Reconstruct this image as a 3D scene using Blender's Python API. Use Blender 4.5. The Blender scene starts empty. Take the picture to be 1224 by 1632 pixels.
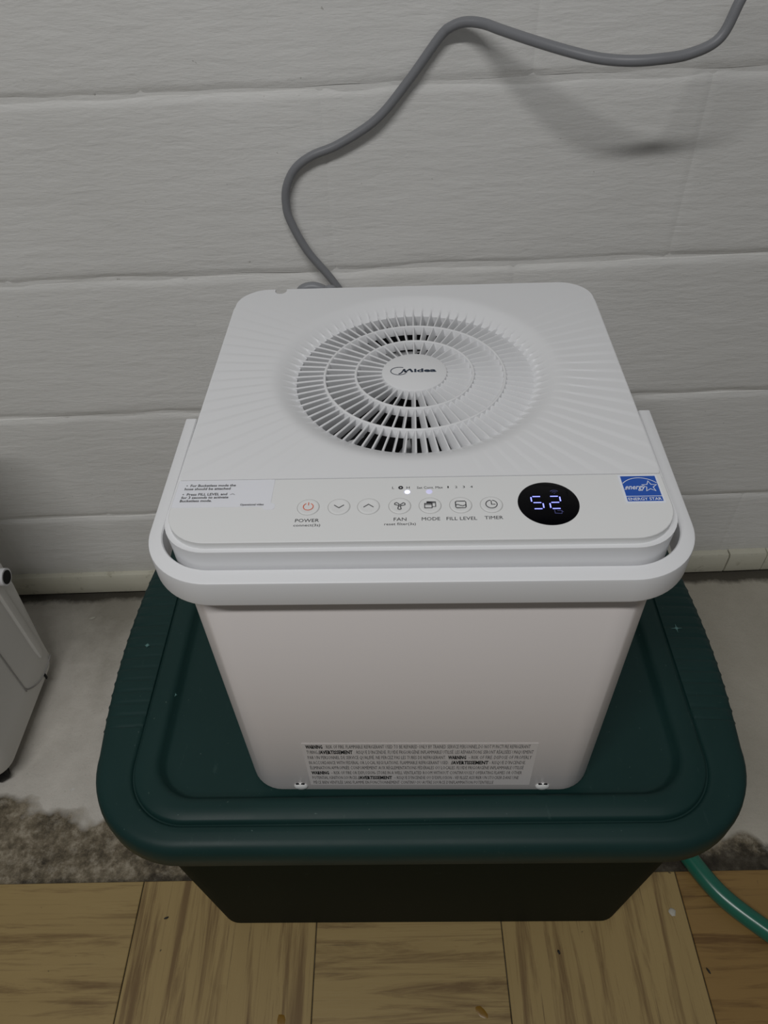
import bpy, math, random
from mathutils import Vector, Matrix, noise
PI = math.pi
random.seed(7)
C = bpy.context.scene.collection

# ---------------------------------------------------------------- camera, world, light, exposure
CAMH = 0.9928
cd = bpy.data.cameras.new('camera'); cam = bpy.data.objects.new('camera', cd); C.objects.link(cam)
cd.sensor_fit = 'VERTICAL'; cd.sensor_height = 36.0; cd.lens = 1146.75 / 1632 * 36.0
cd.clip_start = 0.02; cd.clip_end = 50
rt = Vector((0.99864465, -0.03668038, -0.03692455)); dn = Vector((-0.05204683, -0.70380206, -0.70848697)); fw = Vector((0, 0.70944852, -0.70475726))
M = Matrix((rt, -dn, -fw)).transposed().to_4x4(); M.translation = Vector((0, 0, CAMH))
cam.matrix_world = M
bpy.context.scene.camera = cam
w = bpy.data.worlds.new('world'); bpy.context.scene.world = w; w.use_nodes = True
w.node_tree.nodes['Background'].inputs[0].default_value = (0.96, 0.98, 1.0, 1)
w.node_tree.nodes['Background'].inputs[1].default_value = 0.095
ld = bpy.data.lights.new('ceiling_tube', 'AREA'); ld.shape = 'RECTANGLE'; ld.size = 1.2; ld.size_y = 0.10
ld.energy = 20.2; ld.color = (1.0, 0.995, 0.985)
lo = bpy.data.objects.new('ceiling_tube', ld); C.objects.link(lo); lo.location = (-0.36, -0.55, 2.18)
vs = bpy.context.scene.view_settings
bpy.context.scene.display_settings.display_device = 'sRGB'
vs.view_transform = 'Standard'; vs.look = 'None'; vs.gamma = 1; vs.use_curve_mapping = False; vs.exposure = 0.0

# ---------------------------------------------------------------- helpers
def mesh_obj(name, verts, faces, mat=None, parent=None, smooth=True, loc=None, rot=None):
    me = bpy.data.meshes.new(name); me.from_pydata([tuple(v) for v in verts], [], faces); me.update()
    if smooth:
        me.polygons.foreach_set('use_smooth', [True] * len(me.polygons))
    if mat: me.materials.append(mat)
    o = bpy.data.objects.new(name, me); C.objects.link(o)
    if parent: o.parent = parent
    if loc: o.location = loc
    if rot: o.rotation_euler = rot
    return o
def sharp(o, deg=35):
    o.data.set_sharp_from_angle(angle=math.radians(deg)); return o
def share(name, me, parent, loc=(0, 0, 0), rz=0):
    o = bpy.data.objects.new(name, me); C.objects.link(o); o.parent = parent; o.location = loc; o.rotation_euler = (0, 0, rz); return o
def empty(name, loc=(0, 0, 0), rz=0, parent=None):
    o = bpy.data.objects.new(name, None); C.objects.link(o); o.location = loc; o.rotation_euler = (0, 0, rz); o.empty_display_size = .05
    if parent: o.parent = parent
    return o
def tag(o, label, cat, group=None):
    o['label'] = label; o['category'] = cat
    if group: o['group'] = group
    return o
def rr(x0, x1, y0, y1, r, n=8, rb=None):
    """rounded rectangle, counter-clockwise; r front corners, rb back corners"""
    rb = r if rb is None else rb; P = []
    for cx, cy, a0, q in ((x1, y0, -90, r), (x1, y1, 0, rb), (x0, y1, 90, rb), (x0, y0, 180, r)):
        sx = 1 if cx == x1 else -1; sy = 1 if cy == y1 else -1
        for i in range(n + 1):
            a = math.radians(a0 + 90 * i / n); P.append((cx - sx * q + q * math.cos(a), cy - sy * q + q * math.sin(a)))
    return P
def loft(name, loops, mat, parent=None, cap0=True, cap1=True, closed=True, ang=35, **k):
    n = len(loops[0]); V = [v for L in loops for v in L]; F = []
    for i in range(len(loops) - 1):
        for j in range(n if closed else n - 1):
            a, b = i * n + j, i * n + (j + 1) % n; F.append((a, b, b + n, a + n))
    if cap0: F.append(tuple(range(n - 1, -1, -1)))
    if cap1: F.append(tuple((len(loops) - 1) * n + j for j in range(n)))
    return sharp(mesh_obj(name, V, F, mat, parent, **k), ang)
def stack(name, prof, mat, parent=None, n=8, **k):
    """prof: list of (x0,x1,y0,y1,r,z)"""
    return loft(name, [[(x, y, z) for x, y in rr(a, b, c, d, r, n)] for a, b, c, d, r, z in prof], mat, parent, **k)
def disc_stack(name, prof, mat, parent=None, n=32, **k):
    return loft(name, [[(r * math.cos(2 * PI * i / n), r * math.sin(2 * PI * i / n), z) for i in range(n)] for r, z in prof], mat, parent, **k)
def crom(P, k=8):
    P = [Vector(p) for p in P]; Q = [2 * P[0] - P[1]] + P + [2 * P[-1] - P[-2]]; out = []
    for i in range(1, len(Q) - 2):
        for s in range(k):
            t = s / k; a, b, c, d = Q[i - 1], Q[i], Q[i + 1], Q[i + 2]
            out.append(.5 * ((2 * b) + (c - a) * t + (2 * a - 5 * b + 4 * c - d) * t * t + (3 * b - a - 3 * c + d) * t ** 3))
    out.append(P[-1]); return out
def tube(name, P, r, mat, parent=None, n=12, k=8, **kw):
    P = crom(P, k) if k > 1 else [Vector(p) for p in P]; loops = []; N = None
    for i, p in enumerate(P):
        t = (P[min(i + 1, len(P) - 1)] - P[max(i - 1, 0)]).normalized()
        if N is None: N = t.orthogonal().normalized()
        N = (N - t * N.dot(t)).normalized(); B = t.cross(N)
        rad = r(i / (len(P) - 1)) if callable(r) else r
        loops.append([p + N * rad * math.cos(2 * PI * j / n) + B * rad * math.sin(2 * PI * j / n) for j in range(n)])
    return loft(name, loops, mat, parent, ang=60, **kw)
def sm(a, b, x):
    t = max(0, min(1, (x - a) / (b - a))); return t * t * (3 - 2 * t)

# ---------------------------------------------------------------- materials
class NT:
    def __init__(s, name):
        s.m = bpy.data.materials.new(name); s.m.use_nodes = True; s.t = s.m.node_tree; s.b = s.t.nodes['Principled BSDF']
    def n(s, typ, **k):
        o = s.t.nodes.new(typ)
        for a, v in k.items():
            if a.startswith('i_'):
                key = a[2:]; key = int(key) if key.isdigit() else key.replace('_', ' ')
                o.inputs[key].default_value = v
            else: setattr(o, a, v)
        return o
    def l(s, a, b): s.t.links.new(a, b)
    def coord(s, kind='Object', scale=(1, 1, 1), loc=(0, 0, 0)):
        tc = s.n('ShaderNodeTexCoord'); mp = s.n('ShaderNodeMapping'); mp.inputs['Scale'].default_value = scale; mp.inputs['Location'].default_value = loc
        if kind == 'World':
            g = s.n('ShaderNodeNewGeometry'); s.l(g.outputs['Position'], mp.inputs[0])
        else: s.l(tc.outputs[kind], mp.inputs[0])
        return mp.outputs[0]
    def noise(s, vec, scale, detail=4, rough=.5, dist=0):
        o = s.n('ShaderNodeTexNoise'); o.inputs['Scale'].default_value = scale; o.inputs['Detail'].default_value = detail
        o.inputs['Roughness'].default_value = rough; o.inputs['Distortion'].default_value = dist; s.l(vec, o.inputs['Vector']); return o.outputs[0]
    def ramp(s, fac, stops):
        o = s.n('ShaderNodeValToRGB'); e = o.color_ramp.elements
        while len(e) < len(stops): e.new(.5)
        for i, (p, c) in enumerate(stops):
            e[i].position = p; e[i].color = (*c, 1) if len(c) == 3 else c
        s.l(fac, o.inputs[0]); return o.outputs[0]
    def mix(s, fac, a, b, mode='MIX'):
        o = s.n('ShaderNodeMix', data_type='RGBA', blend_type=mode)
        for sock, v in ((0, fac), (6, a), (7, b)):
            if isinstance(v, (int, float)): o.inputs[sock].default_value = v
            elif isinstance(v, tuple): o.inputs[sock].default_value = (*v, 1)
            else: s.l(v, o.inputs[sock])
        return o.outputs[2]
    def math(s, op, a, b=0.0, c=None):
        o = s.n('ShaderNodeMath', operation=op)
        for i, v in enumerate((a, b) + ((c,) if c is not None else ())):
            if isinstance(v, (int, float)): o.inputs[i].default_value = v
            else: s.l(v, o.inputs[i])
        return o.outputs[0]
    def bump(s, h, strength=.3, dist=.001):
        o = s.n('ShaderNodeBump'); o.inputs['Strength'].default_value = strength; o.inputs['Distance'].default_value = dist
        s.l(h, o.inputs['Height']); s.l(o.outputs[0], s.b.inputs['Normal'])
    def set(s, col=None, rough=None, **k):
        if col is not None:
            if isinstance(col, tuple): s.b.inputs['Base Color'].default_value = (*col, 1)
            else: s.l(col, s.b.inputs['Base Color'])
        if rough is not None:
            if isinstance(rough, (int, float)): s.b.inputs['Roughness'].default_value = rough
            else: s.l(rough, s.b.inputs['Roughness'])
        return s
def plain(name, col, rough=.5, spec=.5, emit=None, es=0, bump=None):
    N = NT(name); N.set(col, rough); N.b.inputs['Specular IOR Level'].default_value = spec
    if emit: N.b.inputs['Emission Color'].default_value = (*emit, 1); N.b.inputs['Emission Strength'].default_value = es
    if bump: N.bump(N.noise(N.coord(), bump[0], 3), bump[1], .0003)
    return N.m
def S(h):  # sRGB 0-255 -> linear
    return tuple(((c / 255 / 12.92) if c <= 10.3 else ((c / 255 + .055) / 1.055) ** 2.4) for c in h)

white = plain('white_plastic', (.78, .785, .80), .42, .4, bump=(900, .04))
white2 = plain('white_panel_plastic', (.78, .785, .785), .36, .4)
body_m = plain('white_body_plastic', (.78, .735, .72), .40, .4, bump=(900, .04))
seam_m = plain('seam_shadow_plastic', (.25, .25, .25), .7)
black = plain('black_plastic', (.008, .008, .009), .6, .2)
ink = plain('dark_ink', (.035, .035, .04), .6, .2)
navy = plain('navy_ink', (.03, .045, .075), .5, .2)
red = plain('orange_red_ink', (.75, .13, .05), .6)
glassb = plain('black_display_window', (.001, .001, .002), .10, .10)
led = plain('blue_display_light', (.02, .02, .1), .5, emit=(.25, .28, 1.0), es=2.1)
led_dim = plain('dim_blue_display_icon', (.02, .02, .05), .5, emit=(.2, .22, .7), es=.16)
lamp1 = plain('bright_blue_white_led', (.8, .8, .9), .5, emit=(.50, .52, 1.0), es=2.6)
lamp2 = plain('violet_led_diffuser', (.8, .8, .85), .5, emit=(.30, .28, .9), es=.30)
sticker_m = plain('clear_white_sticker', (.80, .81, .86), .3, .5)
warn_m = plain('warning_label_film', (.765, .725, .71), .3, .5)
blue = plain('blue_label_ink', (.012, .09, .46), .35)
lwhite = plain('label_white', (.82, .85, .92), .35)
screw_m = plain('white_screw_cap', (.86, .86, .85), .3)

# tote plastic: dark green with pale scuffs and dust
def tote_mat(name, base):
    N = NT(name); v = N.coord()
    n1 = N.noise(v, 6, 5, .6); n2 = N.noise(N.coord(scale=(1, .25, 1)), 90, 4, .7)
    c = N.mix(n1, tuple(b * .8 for b in base), tuple(b * 1.25 for b in base))
    m = N.ramp(n2, [(.66, (0, 0, 0)), (.82, (.22, .22, .22))])
    c = N.mix(m, c, (.10, .16, .145))
    d = N.ramp(N.noise(v, 300, 2, .5), [(.74, (0, 0, 0)), (.80, (.35, .35, .35))])
    c = N.mix(d, c, (.16, .22, .20))
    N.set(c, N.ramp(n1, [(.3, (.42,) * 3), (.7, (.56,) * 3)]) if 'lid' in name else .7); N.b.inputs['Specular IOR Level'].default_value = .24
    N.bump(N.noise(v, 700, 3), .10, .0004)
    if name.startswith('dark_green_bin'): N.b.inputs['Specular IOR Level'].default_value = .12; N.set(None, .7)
    return N.m
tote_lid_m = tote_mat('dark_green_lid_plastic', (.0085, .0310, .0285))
tote_body_m = tote_mat('dark_green_bin_shaded_plastic', (.0035, .0095, .0055))  # bin colour is darkened to include the shade below the lid

# painted concrete block wall
def wall_mat():
    N = NT('painted_block'); v = N.coord('World')
    n = N.noise(v, 2.3, 4, .55)
    c = N.ramp(n, [(.3, (.79, .785, .76)), (.7, (.85, .845, .825))])
    sp = N.ramp(N.noise(v, 130, 2, .5), [(.76, (0, 0, 0)), (.80, (.5, .5, .5))])
    c = N.mix(sp, c, (.30, .29, .26))
    # grime that gathers near the base of the wall
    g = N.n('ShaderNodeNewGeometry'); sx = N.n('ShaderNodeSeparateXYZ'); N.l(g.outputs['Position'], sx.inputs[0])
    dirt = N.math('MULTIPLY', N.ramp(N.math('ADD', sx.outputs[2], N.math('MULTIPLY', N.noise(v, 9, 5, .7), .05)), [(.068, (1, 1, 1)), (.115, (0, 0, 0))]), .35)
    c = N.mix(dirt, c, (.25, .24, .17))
    N.set(c, .55); N.b.inputs['Specular IOR Level'].default_value = .35
    st = N.noise(N.coord('World', scale=(1, 1, 4.5)), 22, 8, .66, .25)
    fine = N.noise(N.coord('World', scale=(1, 1, 3)), 110, 5, .7)
    st2 = N.noise(N.coord('World', scale=(.5, .5, 3)), 9, 4, .6, .4)
    h = N.math('ADD', N.math('MULTIPLY', st, .9), N.math('MULTIPLY', fine, .22)); h = N.math('ADD', h, N.math('MULTIPLY', st2, .9))
    N.bump(h, .5, .0030)
    return N.m
wall_m = wall_mat()
def board_mat():
    N = NT('cream_baseboard'); v = N.coord('World')
    c = N.mix(N.noise(v, 12, 4, .6), (.56, .54, .43), (.66, .645, .55))
    s = N.ramp(N.noise(v, 45, 5, .7), [(.58, (0, 0, 0)), (.72, (.55, .55, .55))]); c = N.mix(s, c, (.17, .14, .08))
    N.set(c, .55); N.bump(N.noise(v, 60, 4), .3, .002); return N.m
board_m = board_mat()

def concrete_mat():
    N = NT('concrete_slab'); v = N.coord('World')
    base = N.mix(N.ramp(N.noise(v, 5, 6, .65), [(.35, (0,) * 3), (.65, (1,) * 3)]), (.48, .45, .40), (.66, .625, .565))
    spk = N.ramp(N.noise(v, 160, 4, .8), [(.57, (0,) * 3), (.75, (.4,) * 3)]); base = N.mix(spk, base, (.17, .155, .13))
    pale = N.ramp(N.noise(v, 50, 2, .5), [(.74, (0,) * 3), (.78, (.8,) * 3)]); base = N.mix(pale, base, (.62, .62, .60))
    # right-hand part of the slab is browner
    g = N.n('ShaderNodeNewGeometry'); sx = N.n('ShaderNodeSeparateXYZ'); N.l(g.outputs['Position'], sx.inputs[0]); X, Y = sx.outputs[0], sx.outputs[1]
    rgt = N.ramp(X, [(.15, (0,) * 3), (.4, (1,) * 3)]); base = N.mix(N.math('MULTIPLY', rgt, .55), base, (.34, .31, .235))
    # dark brown blotches beside the wall on the left
    d2 = N.math('ADD', N.math('MULTIPLY', N.math('ABSOLUTE', N.math('ADD', X, .47)), 1.5), N.math('MULTIPLY', N.math('ABSOLUTE', N.math('SUBTRACT', Y, .80)), 1.0))
    d2 = N.math('ADD', d2, N.math('MULTIPLY', N.noise(v, 13, 5, .7), .22))
    blotch = N.math('MULTIPLY', N.ramp(d2, [(.15, (1,) * 3), (.34, (0,) * 3)]), .62); base = N.mix(blotch, base, (.105, .095, .06))
    # rough brown adhesive residue along the tile edge
    nn = N.noise(v, 7.5, 4, .52); edge = N.math('ADD', N.math('SUBTRACT', Y, N.math('MULTIPLY', N.math('SUBTRACT', nn, .5), .20)), N.math('MULTIPLY', rgt, .080))
    ram = N.n('ShaderNodeMapRange'); ram.inputs[1].default_value = .437; ram.inputs[2].default_value = .423; N.l(edge, ram.inputs[0]); mask = ram.outputs[0]
    gl = N.mix(.42, N.ramp(N.noise(v, 11, 8, .72), [(.38, (.035, .030, .022)), (.5, (.16, .13, .085)), (.62, (.34, .29, .21))]), N.ramp(N.noise(v, 60, 8, .75), [(.40, (.015, .013, .010)), (.5, (.18, .15, .105)), (.62, (.50, .45, .36))]))
    c = N.mix(mask, base, gl)
    # dark band painted along the wall foot for the shaded gap under the boards
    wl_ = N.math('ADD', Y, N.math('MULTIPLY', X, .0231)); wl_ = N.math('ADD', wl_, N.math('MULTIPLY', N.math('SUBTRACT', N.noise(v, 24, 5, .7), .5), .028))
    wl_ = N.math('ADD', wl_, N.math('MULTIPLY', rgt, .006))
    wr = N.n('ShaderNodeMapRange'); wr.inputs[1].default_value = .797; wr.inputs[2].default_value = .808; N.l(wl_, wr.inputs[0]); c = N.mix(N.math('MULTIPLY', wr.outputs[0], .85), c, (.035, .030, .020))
    blk = N.ramp(N.math('ADD', Y, N.math('MULTIPLY', N.math('SUBTRACT', N.noise(v, 28, 6, .7), .5), .07)), [(.335, (1,) * 3), (.347, (0,) * 3)])
    c = N.mix(N.math('MULTIPLY', blk, .8), c, (.018, .015, .011))
    N.set(c, .8); N.b.inputs['Specular IOR Level'].default_value = .25
    h = N.math('ADD', N.math('MULTIPLY', N.noise(v, 60, 8, .7), .7), N.math('MULTIPLY', N.math('MULTIPLY', mask, N.noise(v, 30, 4, .6)), .5))
    N.bump(h, .7, .004)
    return N.m
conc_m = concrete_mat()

def tile_mat(name, tint=(1, 1, 1)):
    """vinyl tile with a printed wood grain that runs along the tile's own x axis"""
    N = NT(name); oi = N.n('ShaderNodeObjectInfo'); rnd = oi.outputs['Random']
    tc = N.n('ShaderNodeTexCoord'); cmb = N.n('ShaderNodeCombineXYZ'); N.l(N.math('MULTIPLY', rnd, 40), cmb.inputs[0]); N.l(N.math('MULTIPLY', rnd, 23), cmb.inputs[1])
    add = N.n('ShaderNodeVectorMath', operation='ADD'); N.l(tc.outputs['Object'], add.inputs[0]); N.l(cmb.outputs[0], add.inputs[1])
    def mp(sc):
        m = N.n('ShaderNodeMapping'); m.inputs['Scale'].default_value = sc; N.l(add.outputs[0], m.inputs[0]); return m.outputs[0]
    c = N.mix(N.noise(mp((1, 6, 1)), 4, 4, .6, .3), (.285, .200, .080), (.365, .265, .112))
    st = N.ramp(N.noise(mp((1, 14, 1)), 3.6, 6, .68, .5), [(.50, (0,) * 3), (.64, (.85,) * 3)]); c = N.mix(st, c, (.145, .086, .034))
    s2 = N.ramp(N.noise(mp((1, 45, 1)), 4.5, 6, .75, .4), [(.60, (0,) * 3), (.70, (.7,) * 3)]); c = N.mix(s2, c, (.085, .050, .024))
    s4 = N.ramp(N.noise(mp((1, 90, 1)), 3.2, 5, .7, .2), [(.58, (0,) * 3), (.68, (.35,) * 3)]); c = N.mix(s4, c, (.13, .075, .03))
    s3 = N.ramp(N.noise(mp((1, 1, 1)), 9, 3, .5), [(.70, (0,) * 3), (.76, (.45,) * 3)]); c = N.mix(s3, c, (.14, .085, .025))
    dk = N.ramp(N.noise(mp((1, 1, 1)), 85, 3, .5), [(.74, (0,) * 3), (.77, (.8,) * 3)]); c = N.mix(dk, c, (.03, .024, .018))
    c = N.mix(1.0, c, tint, 'MULTIPLY')
    N.set(c, .42); N.b.inputs['Specular IOR Level'].default_value = .4
    N.bump(N.noise(mp((1, 30, 1)), 8, 6, .7), .12, .0012)
    return N.m
tile_m = tile_mat('vinyl_tile_wood_print'); tile_dark_m = tile_mat('stained_vinyl_tile', (.78, .66, .52))
cord_m = plain('grey_cable_sheath', (.23, .235, .25), .42, .45)
hose_m = plain('green_hose_rubber', (.016, .125, .082), .25, .5)
joint_m = plain('dark_joint_dirt', (.02, .017, .013), .9)
appl_m = plain('warm_white_appliance', (.70, .69, .66), .45, bump=(500, .06))
pipe_m = plain('white_pipe_stub', (.78, .78, .8), .4)

# ---------------------------------------------------------------- setting: wall
WY, WD = math.radians(-1.32), .8242
wall = empty('wall_back', (0, 0, 0), WY); wall['kind'] = 'structure'; wall['label'] = 'grey-white painted concrete block wall'
# in the wall's frame: x runs along it, y = distance away from the camera side, face at y = WD
back = mesh_obj('mortar_bed', [(-2.9, WD + .0026, -.02), (2.9, WD + .0026, -.02), (2.9, WD + .0026, 2.3), (-2.9, WD + .0026, 2.3),
                               (-2.9, WD + .15, -.02), (2.9, WD + .15, -.02), (2.9, WD + .15, 2.3), (-2.9, WD + .15, 2.3)],
                [(0, 1, 2, 3), (5, 4, 7, 6), (3, 2, 6, 7), (1, 5, 6, 2), (4, 0, 3, 7), (4, 5, 1, 0)], wall_m, wall, smooth=False)
def block(x0, x1, z0, z1, nx, nz, idx):
    g = .0016; x0 += 0; x1 -= 0; z0 += g; z1 -= g; V = []; F = []
    off = random.uniform(-.0006, .0006); tilt = random.uniform(-.002, .002); tz = random.uniform(-.004, .004)
    def ax(a, b, n):  # denser near the edges
        e = [0, .002, .005, .009]; inner = [e[-1] + (b - a - 2 * e[-1]) * i / n for i in range(1, n)]
        return [a + t for t in e] + [a + t for t in inner] + [b - t for t in reversed(e)]
    xs, zs = ax(x0, x1, nx), ax(z0, z1, nz)
    for z in zs:
        for x in xs:
            d = min(x - x0, x1 - x, z - z0, z1 - z); k = sm(0, .009, d); kz = sm(0, .007, min(z - z0, z1 - z)); kx = sm(0, .006, min(x - x0, x1 - x))
            kk = sm(0, .035, min(x - x0, x1 - x)); wob = kk * noise.noise(Vector((x * 14, z * 55, idx * 3.1))) * .0017 * (1 - k * .7) + kk * noise.noise(Vector((x * 5, z * 9, idx))) * .0007
            wx = noise.noise(Vector((x * 18, idx, z * 18))) * .0022 * (1 - k)
            y = WD + (off + tilt * (x - x0)) * kk + tz * (z - z0) * kk + (1 - kz) * .0024 + (1 - kx) * .0008 + wob
            V.append((x, y, z + wx))
    n = len(xs)
    for j in range(len(zs) - 1):
        for i in range(n - 1): F.append((j * n + i, j * n + i + 1, (j + 1) * n + i + 1, (j + 1) * n + i))
    # sides going back into the bed
    b0 = len(V); ring = [i for i in range(n)] + [j * n + n - 1 for j in range(1, len(zs))] + [(len(zs) - 1) * n + i for i in range(n - 2, -1, -1)] + [j * n for j in range(len(zs) - 2, 0, -1)]
    for r_ in ring: V.append((V[r_][0], WD + .02, V[r_][2]))
    m = len(ring)
    for i in range(m): F.append((ring[i], b0 + i, b0 + (i + 1) % m, ring[(i + 1) % m]))
    sharp(mesh_obj('concrete_block', V, F, wall_m, wall), 45)
zb = [0.0, .186, .386, .587, .785, .985, 1.185, 1.385]
i = 0
for c_ in range(len(zb) - 1):
    off = -.0623 if c_ % 2 == 1 else -.246
    # courses counted so that .386-.587 and .785-.985 share joints with one another
    off = {0: -.246, 1: -.0623, 2: -.246, 3: -.0623, 4: -.246, 5: -.0623, 6: -.246}[c_]
    k0 = -3
    for k in range(k0, 4):
        x0 = off + .4 * k
        if x0 + .4 < -1.25 or x0 > 1.25: continue
        seen = x0 + .4 > -.8 and x0 < .75 and c_ < 5
        block(x0, x0 + .4, zb[c_], zb[c_ + 1], 22 if seen else 4, 12 if seen else 3, i); i += 1

# baseboard: cream boards laid along the foot of the wall
bb = empty('baseboard_back', (0, 0, 0), WY); bb['kind'] = 'structure'
def board(x0, x1, dz=0, dy=0):
    pr = [(WD - .011 + dy, .006 + dz), (WD - .0125 + dy, .010 + dz), (WD - .0125 + dy, .044 + dz), (WD - .010 + dy, .049 + dz), (WD + .003, .0495 + dz), (WD + .003, .006 + dz)]
    n = 10; loops = []
    for s in range(n + 1):
        x = x0 + (x1 - x0) * s / n
        loops.append([(x, y + .0006 * noise.noise(Vector((x * 20, y, 1))), z + .0008 * noise.noise(Vector((x * 14, 3, 0)))) for y, z in pr])
    loft('board', loops, board_m, bb, ang=50)
board(-1.2, .567, .003); board(.569, .631, .0045, -.001); board(.633, 1.2, .0035)

# ---------------------------------------------------------------- setting: floor
TY = math.radians(-1.78)
fl = empty('floor', (0, 0, 0), TY); fl['kind'] = 'structure'
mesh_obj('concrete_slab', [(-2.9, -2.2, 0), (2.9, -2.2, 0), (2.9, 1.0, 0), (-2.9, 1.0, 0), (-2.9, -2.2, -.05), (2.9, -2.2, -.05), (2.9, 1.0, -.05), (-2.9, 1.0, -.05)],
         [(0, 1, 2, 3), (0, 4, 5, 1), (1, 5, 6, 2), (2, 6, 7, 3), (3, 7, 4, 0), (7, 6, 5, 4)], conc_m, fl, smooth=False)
T = .2286; h = T / 2 - .0006
def tile_mesh(name, m, ragged=0):
    prof = [(h, .0002), (h, .0017), (h - .0007, .0024)]
    n = 14; loops = []
    for a, z in prof:
        L = []
        for s in range(4):
            for q in range(n):
                t = -a + 2 * a * q / n
                x, y = [(t, -a), (a, t), (-t, a), (-a, -t)][s]
                L.append((x, y, z))
        loops.append(L)
    o = loft(name, loops, m, None, ang=30); me = o.data; bpy.data.objects.remove(o); return me
tm = tile_mesh('floor_tile', tile_m); tmd = tile_mesh('floor_tile', tile_dark_m)
# first row: back edge at y = .3278 in the tile frame; seams measured at x
u0 = -.3475
for row in range(0, 4):
    for k in range(-3, 5):
        cx = u0 + T * (k + .5); cy = .3278 - T * (row + .5)
        o = share('floor_tile', tmd if (k >= 3 and row == 0) else tm, fl, (cx, cy, 0), PI / 2 if (k + row) % 2 == 0 else 0)

# ---------------------------------------------------------------- the dehumidifier (local frame: x right, y from front edge back, z up)
YAW = -.0540; EX = Vector((math.cos(YAW), math.sin(YAW), 0)); EY = Vector((-math.sin(YAW), math.cos(YAW), 0))
ORG = Vector((.0192, .2871, 0)); ZB = .344
def W(x, y, z=0): return ORG + EX * x + EY * y + Vector((0, 0, z))
deh = empty('dehumidifier', (ORG.x, ORG.y, ZB), YAW)
tag(deh, 'white cube-shaped dehumidifier with round fan grille on top, standing on the green storage tote', 'dehumidifier')
ZT = .3356
# bucket / body
bw = .1562
stack('body', [(-bw + .004, bw - .004, .004, .316, .026, .0008), (-bw + .001, bw - .001, .001, .319, .029, .0022), (-bw, bw, 0, .320, .030, .005),
               (-bw - .0006, bw + .0006, 0, .320, .030, ZT - .048), (-bw + .0005, bw - .0005, .001, .319, .029, ZT - .0465)], body_m, deh, n=10)
# upper housing (skirt under the lid)
uh = stack('upper_housing', [(-.1560, .1560, .0012, .319, .029, ZT - .0460), (-.1580, .1580, .0004, .3195, .030, ZT - .0450), (-.1586, .1586, .0002, .3200, .030, ZT - .0300),
                        (-.1588, .1588, .0008, .3197, .0297, ZT - .0200), (-.1594, .1594, .0004, .3200, .030, ZT - .006), (-.150, .150, .010, .3105, .022, ZT - .0062), (-.150, .150, .010, .3105, .022, ZT - .0455)],
      white, deh, n=10)
# rim ring around the inset cover, with the hose notch cut at the back left
def notch_cut(o):
    cu = disc_stack('cutter', [(.0052, -.03), (.0052, .03)], None, deh, n=20); cu.location = (-.1190, .3135, ZT)
    cu2 = stack('cutter', [(-.1242, -.1138, .3135, .335, .0005, ZT - .03), (-.1242, -.1138, .3135, .335, .0005, ZT + .03)], None, deh, n=1)
    for c_ in (cu, cu2):
        m = o.modifiers.new('b', 'BOOLEAN'); m.operation = 'DIFFERENCE'; m.solver = 'EXACT'; m.object = c_
    bpy.context.view_layer.update(); dg = bpy.context.evaluated_depsgraph_get()
    me = bpy.data.meshes.new_from_object(o.evaluated_get(dg)); o.modifiers.clear(); o.data = me
    bpy.data.objects.remove(cu); bpy.data.objects.remove(cu2); return o
notch_cut(uh)
rim = []
for q, z in ((.0040, ZT - .0065), (.0002, ZT - .0062), (0, ZT - .0030), (.0006, ZT - .0012), (.0018, ZT - .0002), (.0028, ZT), (.0033, ZT - .0006), (.0034, ZT - .0025), (.0034, ZT - .0065)):
    rim.append([(x, y, z) for x, y in rr(-.160 + q, .160 - q, 0 + q, .3205 - q, .031 - q, 10)])
o = loft('lid_rim', rim, white2, deh, cap0=False, cap1=False)
n_ = len(rim[0]); L0, L1 = 0, (len(rim) - 1) * n_
me = o.data; V = [v.co[:] for v in me.vertices]; F = [tuple(p.vertices) for p in me.polygons] + [(L1 + j, L1 + (j + 1) % n_, L0 + (j + 1) % n_, L0 + j) for j in range(n_)]
bpy.data.objects.remove(o); rim_o = notch_cut(sharp(mesh_obj('lid_rim', V, F, white2, deh), 35))

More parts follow.
